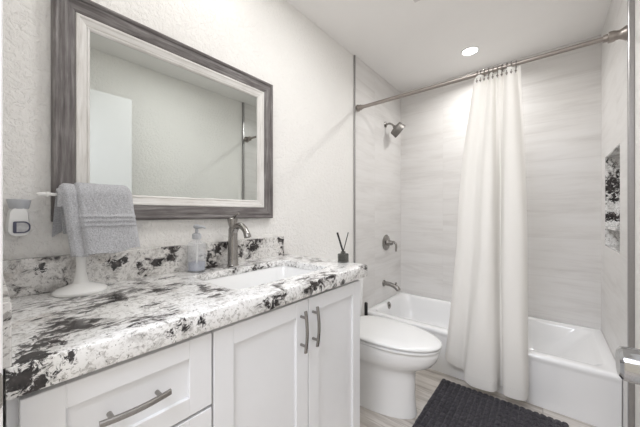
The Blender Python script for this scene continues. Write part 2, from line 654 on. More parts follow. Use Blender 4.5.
# metal edge trims where the tile begins
struct('trim_1', box(BM(), -0.006, 0.0075, TY - 0.012, TY + 0.001, 0, H, 0.002), M['steel'])
struct('trim_2', box(BM(), W - 0.008, 1.533, TY - 0.022, TY + 0.001, 0, H, 0.003), M['steel'])
# front wall with the doorway the camera stands in
b_ = BM()
box(b_, -0.12, 0.615, -0.115, 0.004, 0, H)
box(b_, 1.425, 1.68, -0.115, 0.004, 0, H)
box(b_, 0.615, 1.425, -0.115, 0.004, 2.09, H)
struct('wall_front', b_, M['paint'])
b_ = BM()
box(b_, 0.600, 0.617, -0.12, 0.0175, 0, 2.09, 0.002)
box(b_, 1.405, 1.425, -0.12, 0.0175, 0, 2.09, 0.002)
box(b_, 0.617, 1.405, -0.12, 0.0175, 2.075, 2.095, 0.002)
jamb = struct('trim_4', b_, M['white'])
# rounded strike plate on the latch-side jamb
b_ = BM()
ring = rrect(-0.045, 0.0175, 0.862, 0.922, [0.012, 0.004, 0.004, 0.012], 0)
pl = lambda x, g=0: [Vector((x, p.x, p.y)) for p in ring]
loft(b_, [pl(0.617), pl(0.6195)], cap0=True, cap1=True)
struct('strike_plate', b_, M['nickel'], jamb)

# the open door, swung against the right wall
b_ = BM()
box(b_, 1.387, 1.422, 0.03, 0.765, 0.012, 2.07, 0.002)
door = struct('door_1', b_, M['white'])
b_ = BM()
lathe(b_, [(0.0, 0), (0.020, 0.0), (0.0255, 0.004), (0.0265, 0.012), (0.0265, 0.040), (0.020, 0.047), (0.012, 0.052), (0.012, 0.068), (0.030, 0.07), (0.031, 0.0755), (0.0, 0.0758)],
      (1.311, 0.655, 0.905), (1, 0, 0), 36)
struct('door_handle', b_, M['chrome'], door, smooth=True)

# ------------------------------------------------------------------ recessed light, vent
dl = thing('recessed_light', 'lit round recessed downlight in the ceiling over the bathtub', 'ceiling light', (0.743, 2.462, H))
b_ = BM()
rr = []
for r, z in ((0.052, 0.0), (0.052, -0.004), (0.057, -0.007), (0.066, -0.005), (0.069, 0.0)):
    rr.append([Vector((0.743 + r * math.cos(2 * PI * k / 40), 2.462 + r * math.sin(2 * PI * k / 40), H + z)) for k in range(40)])
loft(b_, rr, closed_path=True)
obj('trim_ring', b_, M['plastic'], dl, smooth=True)
obj('lens', lathe(BM(), [(0, -0.0002), (0.052, -0.0002), (0.052, -0.003), (0, -0.003)], (0.743, 2.462, H), n=40), M['lit'], dl)

vt = thing('ceiling_vent', 'small slatted exhaust vent on the ceiling at the top edge of the picture', 'vent', (0.73, 1.53, H))
b_ = BM()
x0, x1, y0, y1 = 0.595, 0.865, 1.405, 1.675
for q in ((x0, x0 + .022, y0, y1), (x1 - .022, x1, y0, y1), (x0 + .022, x1 - .022, y0, y0 + .022), (x0 + .022, x1 - .022, y1 - .022, y1)):
    box(b_, *q, H - 0.008, H, 0.002)
obj('frame', b_, M['grille'], vt)
obj('backing', box(BM(), x0 + .02, x1 - .02, y0 + .02, y1 - .02, H - 0.002, H), M['slot'], vt)
for k in range(12):
    xx = x0 + 0.034 + k * 0.0183
    obj('slat', box(BM(), xx - 0.004, xx + 0.004, y0 + .02, y1 - .02, H - 0.0075, H - 0.002), M['grille'], vt)

# ------------------------------------------------------------------ bathtub
TX0, TX1, TY0, TY1, TZ = 0.006, W - 0.002, 2.083, D - 0.002, 0.308
tub = thing('bathtub', 'white alcove bathtub behind the cream shower curtain', 'bathtub', (0.76, 2.46, 0))
b_ = BM()
rings = [rrect(TX0, TX1, TY0 + 0.012, TY1, 0.004, 0.0),
         rrect(TX0, TX1, TY0 + 0.010, TY1, 0.004, 0.03),
         rrect(TX0, TX1, TY0 + 0.008, TY1, 0.004, TZ - 0.05),
         rrect(TX0, TX1, TY0 + 0.006, TY1, 0.004, TZ - 0.035),
         rrect(TX0, TX1, TY0, TY1, 0.004, TZ - 0.022),
         rrect(TX0, TX1, TY0 + 0.003, TY1, 0.004, TZ - 0.008),
         rrect(TX0, TX1, TY0 + 0.012, TY1, 0.004, TZ - 0.001),
         rrect(TX0 + .002, TX1 - .002, TY0 + 0.022, TY1 - .002, 0.006, TZ),
         rrect(TX0 + .034, TX1 - .045, TY0 + 0.066, TY1 - .040, 0.06, TZ - 0.001),
         rrect(TX0 + .042, TX1 - .055, TY0 + 0.074, TY1 - .048, 0.07, TZ - 0.006),
         rrect(TX0 + .050, TX1 - .072, TY0 + 0.082, TY1 - .055, 0.08, TZ - 0.022),
         rrect(TX0 + .062, TX1 - .15, TY0 + 0.095, TY1 - .068, 0.10, TZ - 0.11),
         rrect(TX0 + .078, TX1 - .25, TY0 + 0.110, TY1 - .082, 0.11, TZ - 0.20),
         rrect(TX0 + .105, TX1 - .31, TY0 + 0.138, TY1 - .11, 0.11, TZ - 0.235),
         rrect(TX0 + .16, TX1 - .38, TY0 + 0.19, TY1 - .16, 0.10, TZ - 0.245)]
loft(b_, rings, cap0=True, cap1=True)
obj('basin', b_, M['tub'], tub, smooth=True, angle=50)
obj('overflow_plate', lathe(BM(), [(0, 0), (0.034, 0), (0.036, 0.004), (0.030, 0.010), (0.012, 0.013), (0.012, 0.020), (0.0, 0.022)], (0.052, 2.45, 0.272), (1, 0, 0.12), 28), M['nickel'], tub, smooth=True, label='brushed nickel overflow plate')
obj('drain', lathe(BM(), [(0, 0), (0.036, 0), (0.034, 0.004), (0, 0.005)], (0.26, 2.45, 0.063), n=28), M['nickel'], tub, smooth=True)

# tub spout, valve, shower head on the left tiled wall
sp = thing('tub_spout', 'brushed nickel tub spout low on the left tiled wall', 'faucet', (0.004, 2.44, 0.478))
b_ = BM()
lathe(b_, [(0, 0), (0.030, 0), (0.031, 0.006), (0.026, 0.012), (0.0, 0.013)], (0.004, 2.44, 0.478), (1, 0, 0), 28)
obj('flange', b_, M['nickel'], sp, smooth=True)
b_ = BM()
tube(b_, spline([(0.012, 2.44, 0.478), (0.05, 2.44, 0.479), (0.09, 2.44, 0.474), (0.125, 2.44, 0.462), (0.148, 2.44, 0.446), (0.155, 2.44, 0.432)], 5),
     [0.020] * 12 + [0.021] * 4 + [0.0225] * 6 + [0.0215] * 4, 18)
obj('spout_body', b_, M['nickel'], sp, smooth=True, angle=60)
obj('diverter_knob', lathe(BM(), [(0, 0), (0.006, 0), (0.006, 0.012), (0.010, 0.014), (0.010, 0.022), (0.006, 0.026), (0, 0.027)], (0.128, 2.44, 0.478), (0.1, 0, 1), 16), M['nickel'], sp, smooth=True)

va = thing('shower_valve', 'brushed nickel shower valve with lever on the left tiled wall above the tub spout', 'faucet', (0.004, 2.49, 0.863))
obj('escutcheon', lathe(BM(), [(0, 0), (0.076, 0), (0.078, 0.004), (0.070, 0.012), (0.045, 0.017), (0.034, 0.020), (0.030, 0.034), (0, 0.034)], (0.004, 2.49, 0.863), (1, 0, 0), 36), M['nickel'], va, smooth=True)
obj('hub', lathe(BM(), [(0, 0), (0.026, 0), (0.025, 0.018), (0.020, 0.034), (0.012, 0.040), (0, 0.041)], (0.036, 2.49, 0.863), (1, 0, 0), 28), M['nickel'], va, smooth=True)
b_ = BM()
tube(b_, spline([(0.056, 2.49, 0.868), (0.082, 2.488, 0.872), (0.104, 2.486, 0.862), (0.112, 2.485, 0.835), (0.110, 2.484, 0.800), (0.112, 2.484, 0.786)], 5),
     [0.013] * 6 + [0.012] * 6 + [0.010] * 8 + [0.009] * 6, 14)
obj('lever', b_, M['nickel'], va, smooth=True)

sh = thing('shower_fixture', 'brushed nickel shower head on a short arm high on the left tiled wall', 'shower', (0.004, 2.478, 2.008))
obj('flange', lathe(BM(), [(0, 0), (0.028, 0), (0.029, 0.003), (0.020, 0.010), (0.011, 0.014), (0, 0.014)], (0.004, 2.478, 2.008), (1, 0, 0), 28), M['nickel'], sh, smooth=True)
b_ = BM()
tube(b_, spline([(0.008, 2.478, 2.008), (0.04, 2.478, 2.010), (0.072, 2.478, 1.997), (0.096, 2.479, 1.968)], 6), 0.0095, 14)
obj('arm', b_, M['nickel'], sh, smooth=True)
b_ = BM()
ax = Vector((0.60, 0.50, -0.62)).normalized()
lathe(b_, [(0, 0), (0.013, 0.0), (0.015, 0.006), (0.016, 0.010), (0.050, 0.014), (0.061, 0.018), (0.064, 0.024), (0.070, 0.080), (0.068, 0.085), (0, 0.085)], (0.088, 2.479, 1.976), ax, 36)
hd = obj('head', b_, M['satin'], sh, smooth=True)
b_ = BM()
lathe(b_, [(0, 0), (0.058, 0), (0.057, 0.002), (0, 0.002)], Vector((0.088, 2.479, 1.976)) + ax * 0.0852, ax, 32)
obj('spray_face', b_, M['greyplastic'], hd)

# ------------------------------------------------------------------ shower rod, rings, curtain
RY, RZ = 1.968, 2.017
rod = thing('shower_rod', 'long brushed metal shower curtain rod spanning the alcove', 'curtain rod', (0.76, RY, RZ))
obj('outer_tube', tube(BM(), [(0.03, RY, RZ), (1.02, RY, RZ)], 0.0140, 20), M['rodm'], rod, smooth=True)
obj('inner_tube', tube(BM(), [(1.018, RY, RZ), (1.49, RY, RZ)], 0.0118, 20), M['rodm'], rod, smooth=True)
obj('end_cap', lathe(BM(), [(0, 0), (0.027, 0), (0.028, 0.010), (0.021, 0.014), (0.019, 0.020), (0.023, 0.025), (0.023, 0.034), (0.018, 0.038), (0.0165, 0.052), (0, 0.052)], (0.005, RY, RZ), (1, 0, 0), 28), M['rodm'], rod, smooth=True)
obj('end_cap', lathe(BM(), [(0, 0), (0.034, 0), (0.034, 0.006), (0.026, 0.018), (0.021, 0.028), (0.022, 0.038), (0.026, 0.048), (0.026, 0.066), (0.019, 0.068), (0.0165, 0.084), (0, 0.084)], (W - 0.001, RY, RZ), (-1, 0, 0), 28), M['rodm'], rod, smooth=True)


def cur_top():
    pts = [(0.864, 0.006), (0.880, -0.016), (0.905, -0.020), (0.925, 0.004), (0.936, 0.018), (0.948, 0.004), (0.958, -0.016), (0.970, -0.008), (0.978, 0.014),
           (0.988, 0.002), (0.998, -0.017), (1.010, -0.004), (1.018, 0.016), (1.028, 0.0), (1.040, -0.019), (1.064, -0.018), (1.078, 0.004), (1.086, 0.015), (1.099, 0.004)]
    return spline([(x, RY + y - 0.002, 0) for x, y in pts], 10)


def resample(pts, n):
    ds = [0]
    for a, c in zip(pts, pts[1:]):
        ds.append(ds[-1] + (c - a).length)
    out = []
    j = 0
    for i in range(n):
        t = ds[-1] * i / (n - 1)
        while j < len(ds) - 2 and ds[j + 1] < t:
            j += 1
        u = (t - ds[j]) / max(1e-9, ds[j + 1] - ds[j])
        out.append(pts[j].lerp(pts[j + 1], u))
    return out


NS, NT = 180, 70
topc = resample(cur_top(), NS)
mid = resample(spline([(0.752, 2.016, 0), (0.792, 1.985, 0), (0.850, 1.990, 0), (0.884, 1.958, 0), (0.918, 1.925, 0), (0.965, 1.940, 0), (0.986, 2.020, 0), (0.999, 2.036, 0), (1.008, 1.972, 0), (1.030, 1.926, 0), (1.078, 1.924, 0), (1.112, 1.952, 0), (1.130, 2.004, 0)], 12), NS)
bot = resample(spline([(0.672, 2.036, 0), (0.698, 2.004, 0), (0.752, 2.004, 0), (0.785, 2.022, 0), (0.800, 1.996, 0), (0.808, 1.952, 0), (0.840, 1.935, 0), (0.900, 1.930, 0), (0.958, 1.938, 0), (0.985, 1.975, 0), (0.992, 2.030, 0), (1.008, 2.034, 0), (1.014, 1.975, 0), (1.026, 1.938, 0), (1.075, 1.930, 0), (1.118, 1.945, 0), (1.134, 1.985, 0), (1.136, 2.040, 0)], 12), NS)
grid = []
for j in range(NT + 1):
    t = j / NT
    row = []
    for i in range(NS):
        s = i / (NS - 1)
        e = t * t * (3 - 2 * t)
        if t < 0.55:
            u = t / 0.55
            u = 1 - (1 - u) ** 1.6
            p = topc[i].lerp(mid[i], u)
        else:
            u = (t - 0.55) / 0.45
            p = mid[i].lerp(bot[i], u ** 1.15)
        zb = 0.155 - 0.085 * min(1, s / 0.33) if s < 0.33 else 0.07 + 0.03 * (s - 0.33)
        zt = 1.998 - 0.004 * math.cos(s * PI * 9)
        z = zt + (zb - zt) * t
        y = p.y + 0.004 * mnoise.noise(Vector((s * 14, t * 5, 1.3))) * math.sin(PI * t)
        x = p.x + 0.004 * mnoise.noise(Vector((s * 9, t * 4, 4.3))) * math.sin(PI * t)
        row.append(Vector((x, y, z)))
    grid.append(row)
b_ = BM()
loft(b_, grid, closed_ring=False)
cu = thing('shower_curtain', 'cream fabric shower curtain gathered in folds outside the bathtub', 'shower curtain', (0.95, RY, 1.99))
cl = obj('cloth', b_, M['curtain'], cu, smooth=True, angle=180)
sm = cl.modifiers.new('thick', 'SOLIDIFY')
sm.thickness = 0.0022
cl.modifiers.new('rim', 'EDGE_SPLIT').split_angle = math.radians(50)
b_ = BM()
hem = []
for j in (NT - 2, NT):
    hem.append([p + Vector((0, -0.0018, 0.0005)) for p in grid[j]])
loft(b_, hem, closed_ring=False)
hm = obj('hem', b_, M['curtain'], cl, smooth=True, angle=180)
sm = hm.modifiers.new('thick', 'SOLIDIFY')
sm.thickness = 0.001
hm.modifiers.new('rim', 'EDGE_SPLIT').split_angle = math.radians(50)

b_ = BM()
R = 0.021
ang = [math.radians(a) for a in range(0, 361, 15)]


def ring_bm():
    b_ = BM()
    x = 0.882
    cy, cz = RY, RZ - 0.006
    tube(b_, [(x, cy + R * math.sin(a), cz + R * math.cos(a)) for a in ang], 0.0022, 8, cap=False)
    return b_


ring0 = thing('curtain_ring', 'metal curtain ring with roller beads, leftmost on the rod', 'curtain ring', (0.882, RY, RZ), 'metal rings along the gathered shower curtain')
obj('loop', ring_bm(), M['nickel'], ring0, smooth=True)
b_ = BM()
for a in (-40, -20, 0, 20, 40):
    a = math.radians(a)
    c = Vector((0.882, RY + R * math.sin(a), RZ - 0.006 + R * math.cos(a)))
    bmesh.ops.create_icosphere(b_, subdivisions=2, radius=0.0042, matrix=Matrix.Translation(c))
obj('roller_bead', b_, M['nickel'], ring0, smooth=True)
b_ = BM()
tube(b_, spline([(0.882, RY - 0.012, RZ - 0.026), (0.882, RY - 0.022, RZ - 0.036), (0.882, RY - 0.026, RZ - 0.050), (0.882, RY - 0.021, RZ - 0.060)], 5), 0.0022, 8)
bmesh.ops.create_icosphere(b_, subdivisions=2, radius=0.0062, matrix=Matrix.Translation((0.882, RY - 0.0255, RZ - 0.050)))
obj('hook', b_, M['nickel'], ring0, smooth=True)
ORD = ['second', 'third', 'fourth', 'fifth', 'sixth', 'seventh', 'eighth', 'ninth']
xs = [0.901, 0.921, 0.943, 0.966, 0.990, 1.012, 1.036, 1.058, 1.080]
for k, x in enumerate(xs):
    lab = 'metal curtain ring on the rod, %s from the left' % ORD[k] if k < 8 else 'metal curtain ring with roller beads, rightmost on the rod'
    dup(ring0, (x - 0.882, 0, 0), lab)

# ------------------------------------------------------------------ vanity
CY0, CY1, FX = 0.024, 1.122, 0.545
van = thing('vanity_cabinet', 'white shaker vanity cabinet with drawers and two doors under the granite countertop', 'vanity', (0.27, 0.57, 0))
b_ = BM()
box(b_, 0.0, FX - 0.021, CY0, CY0 + 0.018, 0.0, 0.842)
box(b_, 0.0, FX - 0.021, CY1 - 0.018, CY1, 0.0, 0.842)
box(b_, 0.0, 0.012, CY0 + .018, CY1 - .018, 0.1, 0.842)
box(b_, 0.012, FX - 0.021, CY0 + .018, CY1 - .018, 0.1, 0.118)
box(b_, FX - 0.055, FX - 0.04, CY0 + .018, CY1 - .018, 0.0, 0.1)
# face frame
box(b_, FX - 0.042, FX - 0.021, CY0 + .018, CY1 - .018, 0.80, 0.842)
box(b_, FX - 0.042, FX - 0.021, CY0 + .018, CY1 - .018, 0.10, 0.14)
box(b_, FX - 0.042, FX - 0.021, 0.35, 0.41, 0.14, 0.80)
box(b_, FX - 0.042, FX - 0.021, 0.73, 0.78, 0.14, 0.80)
box(b_, FX - 0.042, FX - 0.021, CY0 + .018, 0.07, 0.14, 0.80)
box(b_, FX - 0.042, FX - 0.021, CY1 - .05, CY1 - .018, 0.14, 0.80)
box(b_, FX - 0.042, FX - 0.021, 0.07, 0.35, 0.625, 0.665)
box(b_, FX - 0.042, FX - 0.021, 0.07, 0.35, 0.355, 0.395)
obj('carcass', b_, M['cab'], van)


def shaker(y0, y1, z0, z1, st, rl):
    """front with square-edged rails and a recessed centre panel"""
    b_ = BM()
    x0, x1 = FX - 0.020, FX
    box(b_, x0, x1, y0, y0 + st, z0, z1, 0.0012, 1)
    box(b_, x0, x1, y1 - st, y1, z0, z1, 0.0012, 1)
    box(b_, x0, x1, y0 + st, y1 - st, z1 - rl, z1, 0.0012, 1)
    box(b_, x0, x1, y0 + st, y1 - st, z0, z0 + rl, 0.0012, 1)
    box(b_, x0, x1 - 0.009, y0 + st - .001, y1 - st + .001, z0 + rl - .001, z1 - rl + .001)
    return b_


def pull(a, c, post_in=0.16):
    """arched flat bar pull between two points on the front"""
    a, c = Vector(a), Vector(c)
    d = c - a
    b_ = BM()
    pts = []
    for k in range(13):
        t = k / 12
        pts.append(a + d * t + Vector((0.024 + 0.008 * math.sin(PI * t), 0, 0)))
    s = d.normalized()
    w = s.cross(Vector((1, 0, 0))).normalized()
    rings = []
    for p in pts:
        rings.append([p + w * u * 0.0060 + Vector((v * 0.0035, 0, 0)) for u, v in ((-1, -1), (1, -1), (1.0, 0.4), (0.6, 1), (-0.6, 1), (-1.0, 0.4))])
    loft(b_, rings, cap0=True, cap1=True)
    for t in (post_in, 1 - post_in):
        p = a + d * t
        tube(b_, [p, p + Vector((0.026, 0, 0))], 0.0048, 12)
    return b_


fr = obj('drawer', shaker(0.038, 0.379, 0.648, 0.834, 0.058, 0.045), M['cab'], van)
obj('drawer_handle', pull((FX, 0.139, 0.745), (FX, 0.268, 0.745)), M['nickel'], fr, label='brushed nickel arched bar pull')
fr = obj('drawer', shaker(0.038, 0.379, 0.378, 0.640, 0.058, 0.055), M['cab'], van)
obj('drawer_handle', pull((FX, 0.135, 0.509), (FX, 0.266, 0.509)), M['nickel'], fr, label='brushed nickel arched bar pull')
fr = obj('drawer', shaker(0.038, 0.379, 0.108, 0.370, 0.058, 0.055), M['cab'], van)
obj('drawer_handle', pull((FX, 0.135, 0.239), (FX, 0.266, 0.239)), M['nickel'], fr, label='brushed nickel arched bar pull')
fr = obj('door', shaker(0.385, 0.7555, 0.108, 0.834, 0.060, 0.055), M['cab'], van)
obj('door_handle', pull((FX, 0.717, 0.657), (FX, 0.717, 0.803)), M['nickel'], fr, label='brushed nickel arched bar pull')
fr = obj('door', shaker(0.7595, 1.118, 0.108, 0.834, 0.060, 0.055), M['cab'], van)
obj('door_handle', pull((FX, 0.781, 0.657), (FX, 0.781, 0.803)), M['nickel'], fr, label='brushed nickel arched bar pull')

# countertop slab with the sink cut out
SX0, SX1, SY0, SY1 = 0.135, 0.455, 0.510, 1.010
X0, X1, Y0, Y1, ZT, ZB = -0.004, 0.562, 0.022, 1.180, 0.900, 0.846


def orr(dx, z):
    return rrect(X0, X1 - dx, Y0, Y1 - dx, [0.030 - dx, 0.001, 0.001, 0.001], z, 8)


b_ = BM()
rings = [orr(0.008, ZB), orr(0.002, ZB + 0.002), orr(0.0, ZB + 0.008), orr(0.0, ZT - 0.006), orr(0.0012, ZT - 0.0022), orr(0.004, ZT - 0.0005), orr(0.008, ZT),
         rrect(SX0, SX1, SY0, SY1, 0.045, ZT, 8), rrect(SX0 + .003, SX1 - .003, SY0 + .003, SY1 - .003, 0.045, ZT - 0.004, 8),
         rrect(SX0 + .003, SX1 - .003, SY0 + .003, SY1 - .003, 0.045, ZT - 0.028, 8), rrect(SX0 - .03, SX1 + .03, SY0 - .03, SY1 + .03, 0.06, ZT - 0.029, 8), rrect(X0 + .04, X1 - .05, Y0 + .06, Y1 - .08, 0.03, ZT - .03, 8), rrect(X0 + .04, X1 - .05, Y0 + .06, Y1 - .08, 0.03, ZB, 8)]
loft(b_, rings, closed_path=True)
tag(obj('countertop', b_, M['marble'], smooth=True, off=(0.28, 0.6, ZB), angle=40), 'white and black granite countertop on the vanity cabinet', 'countertop')
tag(obj('backsplash', box(BM(), -0.0055, 0.020, 0.023, 1.128, ZT, 1.010, 0.002), M['marble_splash'], off=(0.01, 0.57, ZT)), 'long low granite backsplash strip along the wall under the mirror', 'backsplash')
tag(obj('side_splash', box(BM(), 0.0205, 0.560, 0.0055, 0.0285, ZT, 1.005, 0.002), M['marble_splash'], off=(0.3, 0.017, ZT)), 'short granite side splash at the left end of the countertop by the door frame', 'backsplash')

snk = thing('sink', 'white rectangular undermount sink set into the granite countertop', 'sink', (0.29, 0.765, 0.72))
b_ = BM()
e = 0.004
rings = [rrect(SX0 + e - 0.001, SX1 - e + 0.001, SY0 + e - 0.001, SY1 - e + 0.001, 0.045, 0.8705, 8),
         rrect(SX0 + e, SX1 - e, SY0 + e, SY1 - e, 0.045, 0.869, 8),
         rrect(SX0 + .012, SX1 - .012, SY0 + .012, SY1 - .012, 0.05, 0.80, 8), rrect(SX0 + .02, SX1 - .02, SY0 + .02, SY1 - .02, 0.055, 0.762, 8),
         rrect(SX0 + .04, SX1 - .04, SY0 + .04, SY1 - .04, 0.055, 0.744, 8), rrect(SX0 + .12, SX1 - .12, SY0 + .2, SY1 - .2, 0.03, 0.736, 8)]
loft(b_, rings, cap1=True)
o = obj('bowl', b_, M['porc'], snk, smooth=True, angle=60)
obj('drain', lathe(BM(), [(0, 0), (0.03, 0), (0.028, 0.004), (0.012, 0.006), (0, 0.006)], (0.293, 0.765, 0.737), n=28), M['nickel'], snk, smooth=True)

# faucet
fx, fy = 0.072, 0.750
fa = thing('faucet', 'brushed nickel single-lever faucet on the countertop behind the sink', 'faucet', (fx, fy, ZT))
obj('body', lathe(BM(), [(0, 0), (0.027, 0), (0.0275, 0.003), (0.0245, 0.008), (0.0245, 0.04), (0.0225, 0.10), (0.0205, 0.15), (0.0205, 0.17), (0.0185, 0.178), (0, 0.179)], (fx, fy, ZT), n=28), M['nickel'], fa, smooth=True)
b_ = BM()
tube(b_, spline([(fx + .002, fy, 1.022), (fx + .010, fy, 1.058), (fx + .030, fy, 1.084), (fx + .060, fy, 1.090), (fx + .088, fy, 1.078), (fx + .108, fy, 1.056), (fx + .116, fy, 1.040)], 5),
     [0.018] * 5 + [0.0155] * 5 + [0.014] * 8 + [0.0135] * 5 + [0.0135, 0.014, 0.0145, 0.015, 0.0155, 0.0155, 0.016, 0.016], 18)
obj('spout', b_, M['nickel'], fa, smooth=True, angle=50)
b_ = BM()
lathe(b_, [(0, 0), (0.0165, 0), (0.017, 0.004), (0.0225, 0.030), (0.024, 0.042), (0.020, 0.045), (0, 0.046)], (fx - .001, fy, 1.079), (-0.06, 0, 1), 24)
hb = obj('handle', b_, M['nickel'], fa, smooth=True)
b_ = BM()
tube(b_, spline([(fx - .012, fy, 1.118), (fx + .004, fy, 1.126), (fx + .022, fy, 1.137), (fx + .040, fy, 1.146), (fx + .048, fy, 1.148)], 5), [0.009] * 6 + [0.0075] * 8 + [0.0065] * 7, 14, flat=0.7)
obj('lever', b_, M['nickel'], hb, smooth=True)

# soap dispenser
sx, sy = 0.066, 0.578
so = thing('soap_dispenser', 'clear pump bottle of pale blue soap on the countertop between towel and faucet', 'soap dispenser', (sx, sy, ZT))
obj('bottle', lathe(BM(), [(0, 0), (0.034, 0), (0.0375, 0.004), (0.0375, 0.112), (0.034, 0.124), (0.020, 0.131), (0.016, 0.134), (0.016, 0.140), (0.0135, 0.140), (0.0135, 0.133), (0.031, 0.122), (0.0345, 0.110), (0.0345, 0.006), (0, 0.005)], (sx, sy, ZT), n=36), M['clear'], so, smooth=True)
obj('soap', lathe(BM(), [(0, 0), (0.0335, 0), (0.0335, 0.032), (0, 0.032)], (sx, sy, ZT + 0.0065), n=36), M['soap'], so, smooth=True)
pc = obj('pump', lathe(BM(), [(0, 0), (0.018, 0), (0.018, 0.020), (0.012, 0.024), (0.006, 0.026), (0.006, 0.048), (0, 0.048)], (sx, sy, ZT + 0.138), n=24), M['greyplastic'], so, smooth=True)
b_ = BM()
tube(b_, [(sx - .011, sy, ZT + 0.190), (sx + .004, sy, ZT + 0.190), (sx + .035, sy + .012, ZT + 0.189), (sx + .042, sy + .015, ZT + 0.184)], [0.010, 0.010, 0.005, 0.004], 14)
obj('nozzle', b_, M['greyplastic'], pc, smooth=True)
obj('dip_tube', tube(BM(), [(sx, sy, ZT + 0.0085), (sx, sy, ZT + 0.139)], 0.003, 10), M['plastic'], so)

# towel stand and towel
tx, ty = 0.092, 0.194
ts = thing('towel_stand', 'white countertop towel stand on a round base with a level bar', 'towel stand', (tx, ty, ZT))
obj('base', lathe(BM(), [(0, 0), (0.064, 0), (0.067, 0.004), (0.066, 0.009), (0.058, 0.016), (0.035, 0.024), (0.022, 0.030), (0, 0.031)], (tx, ty, ZT), n=44), M['marblewhite'], ts, smooth=True)
obj('post', lathe(BM(), [(0, 0), (0.021, 0), (0.018, 0.012), (0.013, 0.035), (0.012, 0.06), (0.014, 0.09), (0.012, 0.12), (0.0085, 0.2), (0.0085, 0.286), (0, 0.286)], (tx, ty, ZT + 0.0295), n=24), M['marblewhite'], ts, smooth=True)
BZ = 1.2025
b_ = BM()
tube(b_, [(tx, 0.096, BZ), (tx, 0.099, BZ), (tx, 0.103, BZ), (tx, 0.112, BZ), (tx, 0.114, BZ), (tx, 0.117, BZ), (tx, 0.122, BZ), (tx, 0.125, BZ), (tx, 0.315, BZ)], [0.003, 0.005, 0.0055, 0.005, 0.005, 0.0075, 0.0075, 0.005, 0.005], 14)
obj('bar', b_, M['marblewhite'], ts, smooth=True)

tw = thing('towel', 'folded grey terry hand towel draped over the white towel stand', 'towel', (tx, 0.235, 1.02))


def drape(bm, y0, y1, zf, zb, th, xo, ny=26, flare=0.0, seed=0.0, ridges=(), cr=0.0, back=0.006):
    """folded slab over the bar: outline loop in XZ (front flap, over the bar, back flap), lofted along Y"""
    def fz(y, z):
        return 0.0016 * mnoise.noise(Vector((y * 190, z * 190, 3.3))) + 0.0010 * mnoise.noise(Vector((y * 420, z * 420, 8)))

    rings = []
    for k in range(ny + 1):
        v = k / ny
        y = y0 + (y1 - y0) * v
        edge = min(1.0, min(v, 1 - v) * (y1 - y0) / 0.013)
        tt = th * (0.55 + 0.45 * math.sin(edge * PI / 2))
        zf_ = zf(v)
        zb_ = zb(v)
        ri = 0.0135 + xo
        outer, inner = [], []
        nf, na, nb = 70, 14, 30
        zc = BZ
        for j in range(nf + 1):
            t = j / nf
            z = zf_ + (zc - zf_) * t
            fl = flare * (1 - t) ** 1.5
            wv = 0.0045 * mnoise.noise(Vector((y * 26 + seed, z * 20, 2.2))) * (1 - t * 0.7)
            rd = 0.0
            for (zr, wr, hr) in ridges:
                rd += hr * math.exp(-((z - zr - 0.003 * mnoise.noise(Vector((y * 30, 1, 1)))) / wr) ** 2)
            end = 1.0 if 0 < j else 0.25
            outer.append((tx + ri + tt * end + fl + wv + rd + fz(y, z), z))
            inner.append((tx + ri + fl + wv, z))
        for j in range(1, na):
            a = PI * j / na
            outer.append((tx + (ri + tt) * math.cos(a), zc + (ri + tt) * math.sin(a)))
            inner.append((tx + ri * math.cos(a), zc + ri * math.sin(a)))
        for j in range(nb + 1):
            t = j / nb
            z = zc + (zb_ - zc) * t
            wv = 0.004 * mnoise.noise(Vector((y * 22 + seed, z * 18, 7.2))) * t
            end = 1.0 if j < nb else 0.25
            outer.append((tx - ri - tt * end + wv - back * t - fz(y, z), z))
            inner.append((tx - ri + wv - back * t, z))
        loop = outer + inner[::-1]
        rings.append([Vector((x, y + cr * (1 - (z - zf_) / (zc - zf_ + 1e-6)) , z)) for x, z in loop])
    # front face grid + ends
    n = len(rings[0]) // 2
    loft(bm, rings)
    for rg in (rings[0], rings[-1]):
        vs = [bm.verts.new(p) for p in rg]
        m_ = len(vs)
        for i in range(n - 1):
            bm.faces.new((vs[i], vs[i + 1], vs[m_ - 2 - i], vs[m_ - 1 - i]))
    return bm


RG = [(1.137, 0.0036, 0.006), (1.123, 0.0036, 0.006), (1.109, 0.0036, 0.006)]
b_ = BM()
drape(b_, 0.176, 0.324, lambda v: 1.014 + 0.014 * v + 0.004 * math.sin(v * 9), lambda v: 1.06, 0.022, 0.005, ny=64, flare=0.020, ridges=RG, cr=0.018)
bmesh.ops.remove_doubles(b_, verts=b_.verts, dist=1e-6)
obj('front_fold', b_, M['towel'], tw, smooth=True, angle=80)
b_ = BM()
drape(b_, 0.146, 0.186, lambda v: 1.016 - 0.004 * v, lambda v: 1.082 - 0.006 * v, 0.021, 0.001, ny=24, flare=0.012, seed=5.0, cr=0.020, back=0.026)
bmesh.ops.remove_doubles(b_, verts=b_.verts, dist=1e-6)
obj('side_fold', b_, M['towel'], tw, smooth=True, angle=80)
b_ = BM()
drape(b_, 0.138, 0.177, lambda v: 1.165, lambda v: 1.070 + 0.03 * v, 0.012, -0.002, ny=24, seed=9.0, cr=0.0, back=0.075)
bmesh.ops.remove_doubles(b_, verts=b_.verts, dist=1e-6)
obj('back_fold', b_, M['towel'], tw, smooth=True, angle=80)

